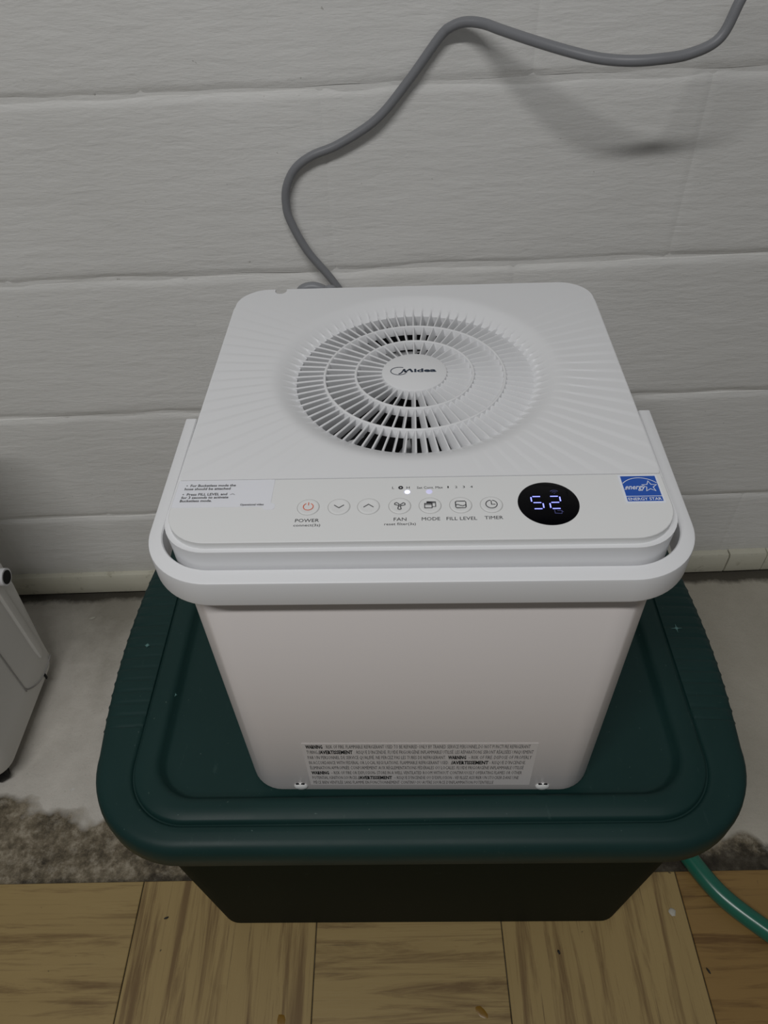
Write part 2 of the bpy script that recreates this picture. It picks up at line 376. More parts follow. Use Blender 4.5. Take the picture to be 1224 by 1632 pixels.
# top cover: fluted bowl around the grille, thin rays running out to the edges
FC = Vector((0, .187)); NR = 76; R0 = .0922
CX, CB, CF = .1561, .3166, .0600
def inside(x, y):
    if abs(x) > CX or y > CB or y < CF: return False
    r = .0275; dx, dy = abs(x) - (CX - r), y - (CB - r)
    return not (dx > 0 and dy > 0 and dx * dx + dy * dy > r * r)
def bound(ca, sa):
    lo_, hi = .1, .3
    for _ in range(26):
        m_ = (lo_ + hi) / 2
        if inside(FC.x + m_ * ca, FC.y + m_ * sa): lo_ = m_
        else: hi = m_
    return lo_
fr = [0, .12, .3, .5, .7, .88]
angs = [(k + f) * 2 * PI / NR for k in range(NR) for f in fr]
radii = [R0, .0945, .0972, .1000, .103, .106, .109, .112, .116, .121]
V = []; F = []; nA = len(angs)
loops = []
for ri in range(len(radii) + 6):
    L = []
    for ai, a in enumerate(angs):
        ca, sa = math.cos(a), math.sin(a); B = bound(ca, sa)
        sc = min(1, (B - .0015) / .127) if B < .1285 else 1
        if ri < len(radii): r = R0 + (radii[ri] - R0) * ((min(B - .002, .121) - R0) / (.121 - R0))
        else:
            t = (ri - len(radii) + 1) / 6; rs = R0 + (radii[-1] - R0) * ((min(B - .002, .121) - R0) / (.121 - R0)); r = rs + (B - rs) * t
        f = fr[ai % len(fr)]
        bowl = -.0128 * (1 - sm(R0 - .010, .1120, r))
        cusp = 1 if f == 0 else 0
        A = max(0, -.0078 * (1 - sm(.088, .1140, r)) - bowl)
        # long rays: strong towards the sides, gone at front and back
        side = max(0, abs(ca) ** .8 - .25 - .75 * max(0, sa)) * (1.0 if ca > 0 else .75)
        ray = .00095 * side * sm(.104, .120, r) * (1 - sm(B - .006, B - .001, r)) * (1 - f) * (1 if f > 0 else .0)
        fy = FC.y + r * sa
        ray *= sm(.060, .070, fy)
        z = bowl + A * cusp * (1 if r < B - .001 else 0) + ray
        if r > B - .0022: z = min(z, 0) 
        L.append((FC.x + r * ca, fy, ZT - .0008 + z))
    loops.append(L)
inner = [(x, y, z - .010) for x, y, z in loops[0]]; outer = [(x, y, ZT - .006) for x, y, z in loops[-1]]
cover = loft('top_cover', [inner] + loops + [outer], white, deh, cap0=False, cap1=False, ang=28)
# square off the front corners is part of bound(); close underneath so that the cutter has a solid
me = cover.data; Vc = [v.co[:] for v in me.vertices]; Fc = [tuple(p.vertices) for p in me.polygons]; N0 = (len(loops) + 1) * nA
Fc += [(N0 + j, N0 + (j + 1) % nA, (j + 1) % nA, j) for j in range(nA)]
bpy.data.objects.remove(cover); cover = mesh_obj('top_cover', Vc, Fc, white, deh)
cover = sharp(notch_cut(cover), 28)

# grille: hub, rings and slanted ribs
grille = empty('fan_grille', (FC.x, FC.y, ZT), 0, deh)
ZH = -.0052
disc_stack('hub', [(.0255, ZH - .0085), (.0257, ZH - .001), (.0252, ZH - .0002), (.0240, ZH + .0003), (.0, ZH + .0004)], white, grille, n=64, cap1=False)
def ring(r, z, wd=.0010, dp=.0080):
    pr = [(r - wd, z - dp), (r - wd, z - .0004), (r - wd + .0004, z), (r + wd - .0004, z), (r + wd, z - .0004), (r + wd, z - dp)]
    n = 128; loops = [[(q * math.cos(2 * PI * i / n), q * math.sin(2 * PI * i / n), zz) for i in range(n)] for q, zz in pr + pr[:1]]
    loft('grille_ring', loops, white, grille, cap0=False, cap1=False, ang=50)
ring(.0458, -.0056); ring(.0702, -.0064)
def rib_mesh(r0, r1, z0, z1, wd, dp, lean, tip=0):
    n = 6; loops = []
    for s in range(n + 1):
        t = s / n; r = r0 + (r1 - r0) * t; z = z0 + (z1 - z0) * t
        if tip and t > .5: z -= tip * ((t - .5) / .5) ** 2
        d = dp
        # top leans anticlockwise (+y in the rib's frame)
        loops.append([(r, -lean - wd, z - d), (r, -wd, z - .0007), (r, -wd * .5, z), (r, wd * .5, z), (r, wd, z - .0007), (r, -lean + wd, z - d)])
    o = loft('grille_rib', loops, white, None, ang=40); me = o.data; bpy.data.objects.remove(o); return me
for cnt, me in ((34, rib_mesh(.0250, .0452, -.0058, -.0060, .0007, .0078, .0020)), (52, rib_mesh(.0462, .0696, -.0062, -.0068, .00078, .0080, .0021)),
                (76, rib_mesh(.0708, .0950, -.0068, -.0078, .00078, .0080, .0021, .0))):
    for k in range(cnt): share('grille_rib', me, grille, (0, 0, 0), PI / 2 + 2 * PI * k / cnt)
# dark fan well under the grille and the fan inside it
well = [(.0930, -.0130), (.0935, -.050), (.0, -.050)]
o = disc_stack('fan_well', well, black, deh, n=64, cap0=False, cap1=False); o.location = (FC.x, FC.y, ZT)
fan = empty('fan', (FC.x, FC.y, ZT - .049), 0, deh)
disc_stack('fan_hub', [(.030, 0), (.030, .016), (.027, .019), (.0, .0195)], black, fan, n=40, cap1=False)
bl = []
for s in range(7):
    r = .028 + .058 * s / 6; t = s / 6; bl.append([(r, -.010 - .006 * t, .014), (r, .012 + .004 * t, .004), (r, .012 + .004 * t, .0028), (r, -.010 - .006 * t, .0128)])
ob = loft('fan_blade', bl, black, fan, ang=40); bm_ = ob.data
for k in range(1, 9): share('fan_blade', bm_, fan, (0, 0, 0), 2 * PI * k / 9)

# control panel
panel = stack('control_panel', [(-CX, CX, .0036, .0593, .0005, ZT - .0062)], white2, deh) if False else None
def panel_loop(q, z):
    P = []
    x0, x1, y0, y1, r = -CX + q, CX - q, .0037 + q, .0594 - q * .6, .0275 - q
    for cx, cy, a0, rr_ in ((x1, y0, -90, r), (x1, y1, 0, .0004), (x0, y1, 90, .0004), (x0, y0, 180, r)):
        sx = 1 if cx == x1 else -1; sy = 1 if cy == y1 else -1
        for i in range(11):
            a = math.radians(a0 + 9 * i); P.append((cx - sx * rr_ + rr_ * math.cos(a), cy - sy * rr_ + rr_ * math.sin(a), z))
    return P
PZ = ZT - .0008
panel = loft('control_panel', [panel_loop(0, ZT - .006), panel_loop(0, PZ - .0004), panel_loop(.0004, PZ)], white2, deh)

# ---- flat print
def text_obj(name, s, mat, parent, x, y, z, wd=None, ht=None, bold=0, shear=0, align='LEFT', rot=(0, 0, 0), res=2):
    cu = bpy.data.curves.new(name, 'FONT'); cu.body = s; cu.size = 1; cu.offset = bold; cu.shear = shear; cu.resolution_u = res
    t = bpy.data.objects.new('tmp', cu); C.objects.link(t); bpy.context.view_layer.update()
    me = bpy.data.meshes.new_from_object(t.evaluated_get(bpy.context.evaluated_depsgraph_get())); bpy.data.objects.remove(t); bpy.data.curves.remove(cu)
    xs = [v.co.x for v in me.vertices]; ax0, ax1 = min(xs), max(xs)
    sy = ht / .729; sx = (wd / (ax1 - ax0)) if wd else sy
    o0 = {'LEFT': ax0, 'CENTER': (ax0 + ax1) / 2}[align]
    for v in me.vertices: v.co = ((v.co.x - o0) * sx, v.co.y * sy, 0)
    me.name = name; me.materials.clear(); me.materials.append(mat)
    o = bpy.data.objects.new(name, me); C.objects.link(o); o.parent = parent; o.location = (x, y, z); o.rotation_euler = rot
    return o
def join(name, objs, mat, parent, loc=(0, 0, 0), rot=(0, 0, 0)):
    """merge print pieces (in a shared parent frame) into one mesh"""
    V = []; F = []
    for o in objs:
        mt = Matrix.LocRotScale(o.location, o.rotation_euler, o.scale); b = len(V)
        V += [tuple(mt @ v.co) for v in o.data.vertices]; F += [tuple(b + i for i in p.vertices) for p in o.data.polygons]
        bpy.data.objects.remove(o)
    return mesh_obj(name, V, F, mat, parent, smooth=False, loc=loc, rot=rot)
def stroke(P, wd, z=0.0, closed=False):
    """flat ribbon along a 2-D polyline -> (verts, faces)"""
    P = [Vector(p) for p in P]; n = len(P); V = []; F = []
    for i in range(n):
        a = P[(i - 1) % n] if (closed or i > 0) else P[i]; b = P[(i + 1) % n] if (closed or i < n - 1) else P[i]
        t = (b - a).normalized(); nn = Vector((-t.y, t.x)); 
        if 0 < i < n - 1 or closed:
            t1 = (P[i] - a).normalized(); c_ = max(.5, abs(t1.dot(t))); k = wd / 2 / c_
        else: k = wd / 2
        V += [(*(P[i] + nn * k), z), (*(P[i] - nn * k), z)]
    for i in range(n if closed else n - 1):
        a, b = 2 * i, 2 * ((i + 1) % n); F.append((a, a + 1, b + 1, b))
    return V, F
def strokes(name, paths, wd, mat, parent, loc):
    V = []; F = []
    for P in paths:
        cl = False
        if P and P[0] == 'c': cl = True; P = P[1:]
        v, f = stroke(P, wd, 0, cl); b = len(V); V += v; F += [tuple(b + i for i in q) for q in f]
    return mesh_obj(name, V, F, mat, parent, smooth=False, loc=loc)
def arc(cx, cy, r, a0, a1, n=14, ry=None):
    ry = ry or r; return [(cx + r * math.cos(math.radians(a0 + (a1 - a0) * i / n)), cy + ry * math.sin(math.radians(a0 + (a1 - a0) * i / n))) for i in range(n + 1)]
# logo on the hub
hz = ZH + .00062
lt = text_obj('hub_lettering', 'idea', navy, grille, -.0002, -.0012 - .0007, 0, wd=.0172, ht=.0046, bold=.035)
pcs = [lt]
for P, wv in ((arc(-.0118, -.0001, .0066, 62, 322, 26, .0052), .0006), ([(-.0122, -.0042), (-.0108, -.0034), (-.0096, -.0018), (-.0080, .0022)], .0011),
              ([(-.0080, .0024), (-.0070, -.0018)], .0016), ([(-.0072, -.0020), (-.0034, .0024)], .0012), ([(-.0036, .0024), (-.0014, -.0019)], .0017), ([(-.0072, -.0020), (-.0056, -.0026)], .0006)):
    v, f = stroke(P, wv); pcs.append(mesh_obj('p', v, f, navy, grille, smooth=False))
join('hub_lettering', pcs, navy, grille, (.0000, .0005, hz))

# buttons, icons, captions
BZ = PZ + .0002
btn = [(-.0683, 'power'), (-.0490, 'down'), (-.0305, 'up'), (-.0110, 'fan'), (.0079, 'mode'), (.0269, 'fill'), (.0459, 'timer')]
BY = .0330
bmesh_ = None
for bx, kind in btn:
    if bmesh_ is None:
        prof = [(.0068, -.0006), (.0068, .0000), (.0066, .0004), (.0061, .0006), (.0050, .0004), (0, .00030)]
        b = disc_stack('button', prof, white2, panel, n=36, cap1=False, cap0=False); b.location = (bx, BY, PZ); bmesh_ = b.data
    else: b = share('button', bmesh_, panel, (bx, BY, PZ))
    gr = disc_stack('button_gap', [(.0072, .00003), (.0067, .00005)], seam_m if False else plain('button_gap_shadow', (.50, .50, .49), .7), panel, n=36, cap0=False, cap1=False); gr.location = (bx, BY, PZ)
    s = .0031; sq = []
    if kind == 'power': sq = [arc(0, 0, s, 118, 422, 20), [(0, .0012), (0, s + .0007)]]
    if kind == 'down': sq = [[(-s, .0011), (0, -.0014), (s, .0011)]]
    if kind == 'up': sq = [[(-s, -.0011), (0, .0014), (s, -.0011)]]
    if kind == 'fan':
        for a in (90 + 180, 30, 150):
            c_, s_ = math.cos(math.radians(a)), math.sin(math.radians(a))
            L = [(.0006, -.0005), (.0018, -.0011), (.0031, -.0012), (.0037, 0), (.0031, .0009), (.0018, .0006), (.0006, .0005)]
            sq.append(['c'] + [(x * c_ - y * s_, x * s_ + y * c_) for x, y in L])
    if kind == 'mode': sq = [['c', (-.0034, -.0026), (.0012, -.0026), (.0012, .0014), (-.0034, .0014)], [(-.0034, .0004), (.0012, .0004)], [(-.0020, .0014), (-.0020, .0027), (.0034, .0027), (.0034, -.0016), (.0012, -.0016)], [(-.0020, .0019), (.0034, .0019)]]
    if kind == 'fill': sq = [['c', (-.0032, -.0022), (-.0026, -.0029), (.0026, -.0029), (.0032, -.0022), (.0032, .0024), (.0026, .0030), (-.0026, .0030), (-.0032, .0024)], [(-.0032, -.0005), (-.0018, .0001), (-.0004, -.0007), (.0012, -.0012), (.0032, -.0003)]]
    if kind == 'timer': sq = [arc(0, 0, .0035, 95, 440, 24), [(0, .0030), (0, -.0002), (.0024, -.0002)]]
    ic = strokes('button_icon', sq, .0005, red if kind == 'power' else ink, panel, (bx, BY, PZ + .0007))
PT = PZ + .00015
cap = [text_obj('t', s, ink, panel, x, y, 0, wd=wd, ht=ht, align='CENTER', bold=0) for s, x, y, wd, ht in (
    ('POWER', -.0680, .0200, .0148, .0029), ('connect(3s)', -.0678, .0163, .0165, .0022), ('FAN', -.0108, .0200, .0078, .0029), ('reset filter(3s)', -.0108, .0163, .0192, .0022),
    ('MODE', .0081, .0200, .0112, .0029), ('FILL LEVEL', .0269, .0200, .0186, .0029), ('TIMER', .0464, .0203, .0112, .0029),
    ('L', -.0152, .0486, .0013, .0022), ('H', -.0057, .0486, .0020, .0022), ('Set Cont. Max', .0082, .0484, .0165, .0022), ('1', .0198, .0486, .0008, .0020), ('2', .0250, .0486, .0014, .0020), ('3', .0298, .0486, .0014, .0020), ('4', .0347, .0486, .0015, .0020))]
v, f = stroke(arc(-.0104, .0497, .0011, 20, 380, 12), .0010); cap.append(mesh_obj('p', v, f, ink, panel, smooth=False))
join('printed_caption', cap, ink, panel, (0, 0, PT))
for x, m, r in ((-.0062, lamp1, .0017), (.0077, lamp2, .0021)):
    o = disc_stack('indicator_light', [(r, .0), (r * .9, .0002), (0, .0003)], m, panel, n=24, cap0=False, cap1=False); o.location = (x, .0457, PZ)
# display
o = disc_stack('display_window', [(.0189, -.0001), (.0188, .0003), (.0184, .0005), (0, .0005)], glassb, panel, n=64, cap0=False, cap1=False); o.location = (.0811, .0335, PZ)
disp = []
def seg(x, y, hor, L=.0040, w_=.00085):
    disp.append([(x - L / 2, y), (x + L / 2, y)] if hor else [(x, y - L / 2), (x, y + L / 2)])
for cx, on in ((-.0053, (1, 1, 0, 1, 0, 1, 1)), (.0057, (1, 0, 1, 1, 1, 0, 1))):
    hh = .0054
    if on[0]: seg(cx, hh, True, .0048)
    if on[1]: seg(cx - .0034, hh * .55, False)
    if on[2]: seg(cx + .0034, hh * .55, False)
    if on[3]: seg(cx, 0, True, .0048)
    if on[4]: seg(cx - .0034, -hh * .5, False)
    if on[5]: seg(cx + .0034, -hh * .5, False)
    if on[6]: seg(cx, -hh, True, .0048)
dg_ = strokes('display_digits', disp, .00080, led, panel, (.0795, .0335, PZ + .0008)); dg_['label'] = 'glowing blue digits reading 52'
strokes('display_icon', [arc(0, 0, .0031, 40, 140, 10), arc(0, 0, .0018, 40, 140, 8), [(-.0004, .0003), (.0004, .0003)]], .0004, led_dim, panel, (.0858, .0413, PZ + .0008))
strokes('display_icon', [[(-.0022, .0016), (-.0022, -.0012), (.0018, -.0016), (.0022, .0010), (-.0006, .0010)], [(.0022, .0002), (.0030, -.0002)]], .0004, led_dim, panel, (.0860, .0253, PZ + .0008))

# stickers
st = stack('instruction_sticker', [(-.1556, -.0925, .0341, .0592, .0006, PZ + .00005), (-.1556, -.0925, .0341, .0592, .0006, PZ + .0002)], sticker_m, deh, n=3)
tb = stack('sticker_tab', [(-.0975, -.0895, .0312, .0372, .0029, PZ + .00004), (-.0975, -.0895, .0312, .0372, .0029, PZ + .00018)], sticker_m, st, n=5)
sp_ = [text_obj('t', s, ink, st, x, y, 0, wd=wd, ht=.0023, bold=.02) for s, x, y, wd in (
    ('•  For Bucketless mode the', -.1500, .0532, .0325), ('hose should be attached', -.1505, .0501, .0300), ('•  Press FILL LEVEL and', -.1508, .0449, .0290), ('for 3 seconds to activate', -.1510, .0420, .0305), ('Bucketless mode.', -.1512, .0390, .0205),
    ('Operational video', -.1118, .0352, .0150))]
sp_[-1].scale = (1, .75, 1)
v, f = stroke([(-.1198, .0452), (-.1183, .0462), (-.1168, .0452)], .0003); sp_.append(mesh_obj('p', v, f, ink, st, smooth=False))
join('sticker_print', sp_, ink, st, (0, 0, PZ + .0003))
es = stack('energy_label', [(.1283, .1528, .0325, .0582, .0006, PZ + .00005), (.1283, .1528, .0325, .0582, .0006, PZ + .0002)], lwhite, deh, n=3)
EX0, EX1, EY0, EY1 = .1298, .1516, .0340, .0570
stack('label_blue_field', [(EX0, EX1, EY0, .0382, .0001, PZ + .0002), (EX0, EX1, EY0, .0382, .0001, PZ + .00028)], blue, es, n=1)
stack('label_blue_field', [(EX0, EX1, .0388, EY1, .0001, PZ + .0002), (EX0, EX1, .0388, EY1, .0001, PZ + .00028)], blue, es, n=1)
ep = [text_obj('t', 'ENERGY STAR', lwhite, es, .1407, .0348, 0, wd=.0204, ht=.0025, align='CENTER', bold=.012), text_obj('t', 'energy', lwhite, es, .1308, .0447, 0, wd=.0128, ht=.0046, shear=.45, bold=.012)]
def addp(P, wd, cl=False):
    v, f = stroke(P, wd, 0, cl); ep.append(mesh_obj('p', v, f, lwhite, es, smooth=False))
addp([(x, y) for x, y in arc(.1407, .0395, .0145, 142, 38, 20, .0158) if EX0 + .0002 < x < EX1 - .0002], .0005)
star = []
for i in range(10):
    a = math.radians(90 + 36 * i); r = .0048 if i % 2 == 0 else .0021; star.append((.1462 + r * math.cos(a), .0472 + r * math.sin(a) * 1.05))
addp(star, .0005, True); addp([(.1300, .0447), (.1312, .0446), (.1322, .0452)], .0004)
join('energy_label_print', ep, lwhite, es, (0, 0, PZ + .00032))

# front warning label, upright on the body: built in a frame with x right, y up
wl = stack('warning_label', [(-.0985, .0985, .0, .0775, .0008, .0), (-.0985, .0985, .0, .0775, .0008, .0002)], warn_m, deh, n=3)
wl.location = (0, -.0001, .0145); wl.rotation_euler = (PI / 2, 0, 0)
lines = [([('WARNING', 1), (' : RISK OF FIRE. FLAMMABLE REFRIGERANT USED TO BE REPAIRED ONLY BY TRAINED SERVICE PERSONNEL.DO NOT PUNCTURE REFRIGERANT', 0)], .0925),
         ([('TUBING.', 0), ('/AVERTISSEMENT', 1), (" : RISQUE D'INCENDIE. FLUIDE FRIGORIGÈNE INFLAMMABLE UTILISÉ. LES RÉPARATIONS SERONT RÉALISÉES UNIQUEMENT", 0)], .0960),
         ([('PAR UN PERSONNEL DE SERVICE QUALIFIÉ. NE PERCEZ PAS LES TUBES DE REFRIGERANT. ', 0), ('WARNING', 1), (' – RISK OF FIRE. DISPOSE OF PROPERLY', 0)], .0955),
         ([('IN ACCORDANCE WITH FEDERAL OR LOCAL REGULATIONS. FLAMMABLE REFRIGERANT USED. ', 0), ('/AVERTISSEMENT', 1), ("– RISQUE D'INCENDIE.", 0)], .0915),
         ([('ÉLIMINATION APPROPRIÉE CONFORMÉMENT AUX RÉGLEMENTATIONS FÉDÉRALES OU LOCALES. FLUIDE FRIGORIGÈNE INFLAMMABLE UTILISÉ', 0)], .0905),
         ([('WARNING', 1), (' – RISK OF FIRE OR EXPLOSION- STORE IN A WELL VENTILATED ROOM WITHOUT CONTINUOUSLY OPERATING FLAMES OR OTHER', 0)], .0900),
         ([('POTENTIAL IGNITION SOURCES.', 0), ('/AVERTISSEMENT', 1), (" – RISQUE D'INCENDIE OU D'EXPLOSION - VEUILLEZ ASSURER UN STOCKER DANS UNE", 0)], .0880),
         ([('PIÈCE BIEN VENTILÉE SANS FLAMME EN FONCTIONNEMENT CONTINU OU AUTRE SOURCE D\'INFLAMMATION POTENTIELLE', 0)], .0665)]
wp = []; wb_ = []
for li, (segs, xe) in enumerate(lines):
    x0 = -.0955; tot = sum(len(s) * (1.45 if b else 1) for s, b in segs); x = x0; y = .0775 - .0085 - li * .00955
    for s, b in segs:
        L = (xe - x0) * len(s) * (1.45 if b else 1) / tot; pad_l = L * (len(s) - len(s.lstrip())) / len(s); pad_r = L * (len(s) - len(s.rstrip())) / len(s)
        o = text_obj('t', s.strip(), ink, wl, x + pad_l, y, 0, wd=L - pad_l - pad_r - .0004, ht=.0063, bold=.035 if b else 0, res=1)
        (wb_ if b else wp).append(o); x += L
soft_ink = plain('grey_label_ink', (.10, .095, .095), .6, .2)
join('label_lettering', wp, soft_ink, wl, (0, 0, .00035))
for o in wb_: o.name = 'bold_word'; o.location.z = .0004; o.data.materials[0] = black
# white screw caps low on the front
for x in (-.1080, .1105):
    prof = [(.0062, 0), (.0060, .0010), (.0045, .0020), (.0015, .0024), (0, .0024)]
    o = disc_stack('screw_cap', prof, screw_m, deh, n=24, cap1=False, cap0=False); o.location = (x, .0002, .0115); o.rotation_euler = (PI / 2, 0, 0); o.scale = (1, .95, 1)
    for dx in (-.0024, .0022):
        k = disc_stack('screw_slot', [(.0018, .0), (.0018, .0008)], black, o, n=10); k.location = (dx, .0056, .0006); k.scale = (1, .55, 1)

# carry handle: flat band bent round the front, with both ends at mid-depth
def hpath():
    xs, yf, r = .1742, -.0124, .046; P = []
    for i in range(9): t = i / 8; P.append((-xs - .0018 * (1 - t), .1515 + (yf + r - .1515) * t, -1, 0))
    for i in range(1, 17): a = math.radians(180 + 90 * i / 16); P.append((-xs + r + r * math.cos(a), yf + r + r * math.sin(a), math.cos(a), math.sin(a)))
    for i in range(1, 12): P.append((-(xs - r) + 2 * (xs - r) * i / 12, yf, 0, -1))
    for i in range(0, 17): a = math.radians(270 + 90 * i / 16); P.append((xs - r + r * math.cos(a), yf + r + r * math.sin(a), math.cos(a), math.sin(a)))
    for i in range(1, 9): t = 1 - i / 8; P.append((xs + .0018 * (1 - t), .1515 + (yf + r - .1515) * t, 1, 0))
    return P
loops = []
z1, z0 = ZT - .0200, ZT - .0420
HP = hpath()
for x, y, nx, ny in HP:
    k = abs(ny) ** 1.5; wd = .0088 * (1 - k) + .0116 * k
    sec = [(wd, z0), (0.0012, z0), (.0003, z0 + .0006), (0, z0 + .0020), (0, z1 - .0020), (.0003, z1 - .0006), (.0012, z1), (wd - .0008, z1), (wd, z1 - .0008)]
    loops.append([(x - nx * d, y - ny * d, z) for d, z in sec])
loft('carry_handle', loops, white, deh, ang=40)
for sx in (-1, 1):
    o = disc_stack('handle_pivot', [(.0085, 0), (.0085, .0095)], white, deh, n=24); o.location = (sx * .1562, .143, ZT - .031); o.rotation_euler = (0, sx * PI / 2, 0)

# ---------------------------------------------------------------- green tote
TYAW = YAW + math.radians(.7)
TC = W(-.004, .162); ZL = ZB - .0004
tote = empty('storage_tote', (TC.x, TC.y, .0026), TYAW)
tag(tote, 'dark green plastic storage tote with ribbed lid under the white dehumidifier', 'storage tote')
Z = lambda z: z - .0026
NX, NC, NY = 24, 22, 200
def loopxy(hx, hy, r, bulge=0, ys=.12):
    """rounded rectangle sampled so that side points share the same y values"""
    P = []
    def X(y): return hx + bulge * (math.cos(PI * max(-1, min(1, y / (hy * .97))) / 2) if abs(y) < hy * .97 else 0)
    def corner():  # from (X,ys) to (hx-r, hy)
        pts = [(X(ys), ys)]; a_ = [(X(y), y) for y in (ys + (hy - r - ys) * i / 6 for i in range(1, 7))]
        pts += a_
        for i in range(1, 17):
            t = math.radians(90 * i / 16); yy = hy - r + r * math.sin(t); pts.append((X(hy - r) - r + r * math.cos(t), yy))
        return pts
    c_ = corner()  # NC+1 = 23 points
    P += [(X(y), y) for y in (-ys + 2 * ys * i / NY for i in range(NY))]
    P += c_
    xe = c_[-1][0]
    P += [(xe - 2 * xe * i / NX, hy) for i in range(1, NX)]
    P += [(-x, y) for x, y in reversed(c_)]
    P += [(-X(y), y) for y in (ys - 2 * ys * i / NY for i in range(1, NY))]
    P += [(-x, -y) for x, y in c_]
    P += [(-xe + 2 * xe * i / NX, -hy) for i in range(1, NX)]
    P += [(x, -y) for x, y in reversed(c_)][:-1]
    return P
OH = (.297, .217); BUL = .020
def ribh(y):
    if abs(y) > .0965: return 0
    u = (y + .0965) / .01379; f = u % 1
    return -(1 - abs(2 * f - 1)) ** .35 * 1.0 if False else -max(0, 1 - min(f, 1 - f) / .22)
loops = []
def add(hx, hy, r, z, bulge=0, rib=0, notch=0, lam=1.0):
    L = []
    for x, y in loopxy(hx, hy, r, bulge):
        dz = 0
        if abs(x) > .25:
            q = ribh(y); dz = rib * q * .0011; x += math.copysign(notch * q * .0012, x)
        L.append((x, y, Z(z + dz)))
    loops.append(L)
hx, hy = OH
add(hx - .006, hy - .006, .090, ZL - .026, BUL)
add(hx - .002, hy - .002, .093, ZL - .0275, BUL)
add(hx, hy, .095, ZL - .025, BUL, 0, .6)
add(hx, hy, .095, ZL - .010, BUL, 0, 1)
add(hx - .0012, hy - .0012, .094, ZL - .003, BUL, .4, 1)
add(hx - .004, hy - .004, .090, ZL + .0020, BUL, .8, .6)
add(hx - .0085, hy - .0075, .085, ZL + .0045, BUL * .9, 1)
add(hx - .0140, hy - .0110, .079, ZL + .0055, BUL * .75, 1)
add(hx - .0240, hy - .0170, .070, ZL + .0065, BUL * .45, 1)
add(.2712, hy - .0212, .060, ZL + .0070, .002, 1)
add(.2694, hy - .0226, .0595, ZL + .0062, 0, .2)
add(.2684, hy - .0236, .059, ZL + .0042)
add(.2672, hy - .0248, .058, ZL + .0042)
add(.2662, hy - .0258, .057, ZL + .0080)
add(.2640, hy - .0275, .055, ZL + .0098)
add(.2500, hy - .0420, .046, ZL + .0104)
add(.2465, hy - .0455, .043, ZL + .0098)
add(.2435, hy - .0480, .041, ZL + .0070)
add(.2405, hy - .0505, .039, ZL + .0018)
add(.2375, hy - .0530, .036, ZL + .0003)
add(.2300, hy - .0580, .030, ZL)
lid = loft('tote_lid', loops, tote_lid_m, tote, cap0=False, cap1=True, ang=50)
# bin below
def bl_(hx, hy, r, z): return [(x, y, Z(z)) for x, y in rr(-hx, hx, -hy, hy, r, 10)]
HB = .0026
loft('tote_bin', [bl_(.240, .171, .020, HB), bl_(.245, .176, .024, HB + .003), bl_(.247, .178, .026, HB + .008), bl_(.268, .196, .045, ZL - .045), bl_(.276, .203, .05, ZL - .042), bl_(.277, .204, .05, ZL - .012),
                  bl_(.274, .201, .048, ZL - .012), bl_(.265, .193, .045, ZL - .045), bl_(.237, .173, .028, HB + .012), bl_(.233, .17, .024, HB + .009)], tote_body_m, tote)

# ---------------------------------------------------------------- grey cable on the wall
def onwall(x, z, off):  # x,z measured on the wall plane as seen by the camera; pull towards the camera along the ray
    n = Vector((-math.sin(WY), math.cos(WY), 0)); P = Vector((x, (WD + x * math.sin(WY)) / math.cos(WY), z)); s = (WD - off) / WD
    return Vector((P.x * s, P.y * s, P.z * s + CAMH))
cp = [(.385, -.08, .09), (.3745, -.118, .095), (.364, -.150, .10), (.3535, -.1800, .102), (.3276, -.1925, .104), (.2950, -.1962, .104), (.2664, -.1963, .100), (.235, -.1925, .088), (.2023, -.1845, .074), (.168, -.1745, .055), (.1388, -.1652, .036),
      (.120, -.1590, .022), (.1032, -.1571, .014), (.0895, -.1605, .010), (.078, -.169, .008), (.0468, -.2057, .008), (.0135, -.2393, .009), (-.0278, -.2621, .008), (-.058, -.2725, .008), (-.0775, -.2850, .008), (-.0890, -.3030, .009), (-.0925, -.3220, .010), (-.0900, -.3420, .012), (-.0745, -.3785, .016), (-.0481, -.4171, .020)]
pts = [onwall(*p) for p in cp]
E_ = pts[-1]
pts += [E_ + Vector((.025, -.004, -.045)), E_ + Vector((.040, -.020, -.095)), E_ + Vector((.020, -.045, -.110)), E_ + Vector((-.010, -.07, -.080)), W(-.074, .334, ZB + ZT - .022), W(-.082, .331, ZB + ZT - .0105), W(-.094, .331, ZB + ZT - .0065), W(-.105, .331, ZB + ZT - .013), W(-.110, .332, .640), W(-.112, .333, .60), W(-.112, .330, .56), W(-.112, .3255, .535)]
pc = tube('power_cord', pts, .0046, cord_m, None, n=14, k=10)
tag(pc, 'grey power cable snaking across the wall and down behind the dehumidifier', 'power cord')

# ---------------------------------------------------------------- green garden hose
hp = [(-.30, .742, .0115), (-.05, .745, .0115), (.15, .738, .0115), (.29, .705, .0115), (.345, .63, .0115), (.350, .56, .0115), (.338, .50, .0115), (.338, .43, .0115), (.353, .372, .0125), (.370, .324, .0138), (.392, .283, .0138), (.425, .248, .0138), (.465, .215, .0138), (.52, .185, .0138), (.60, .17, .0138)]
gh = tube('garden_hose', hp, .0115, hose_m, None, n=20, k=8)
tag(gh, 'shiny green garden hose running onto the tiles beside the storage tote', 'hose')

# ---------------------------------------------------------------- second white appliance at the left edge
ap = empty('portable_appliance', (-.728, .575, 0), math.radians(-2.2))
tag(ap, 'off-white appliance on a black caster with a white drain pipe, at the left edge', 'appliance')
# local box: right face x=+.185, y -.115..+.115
AX = .185
def aloop(q, z, dyb=0, r=.03): return [(x, y, z) for x, y in rr(-AX + q, AX - q, -.098 + q, .118 - q + dyb, r, 8)]
loft('housing', [aloop(.016, .028), aloop(.004, .032), aloop(.0, .046), aloop(0, .08, .002), aloop(0, .20, .015), aloop(0, .42, .018), aloop(.004, .50, .018), aloop(.02, .515, .018)], appl_m, ap)
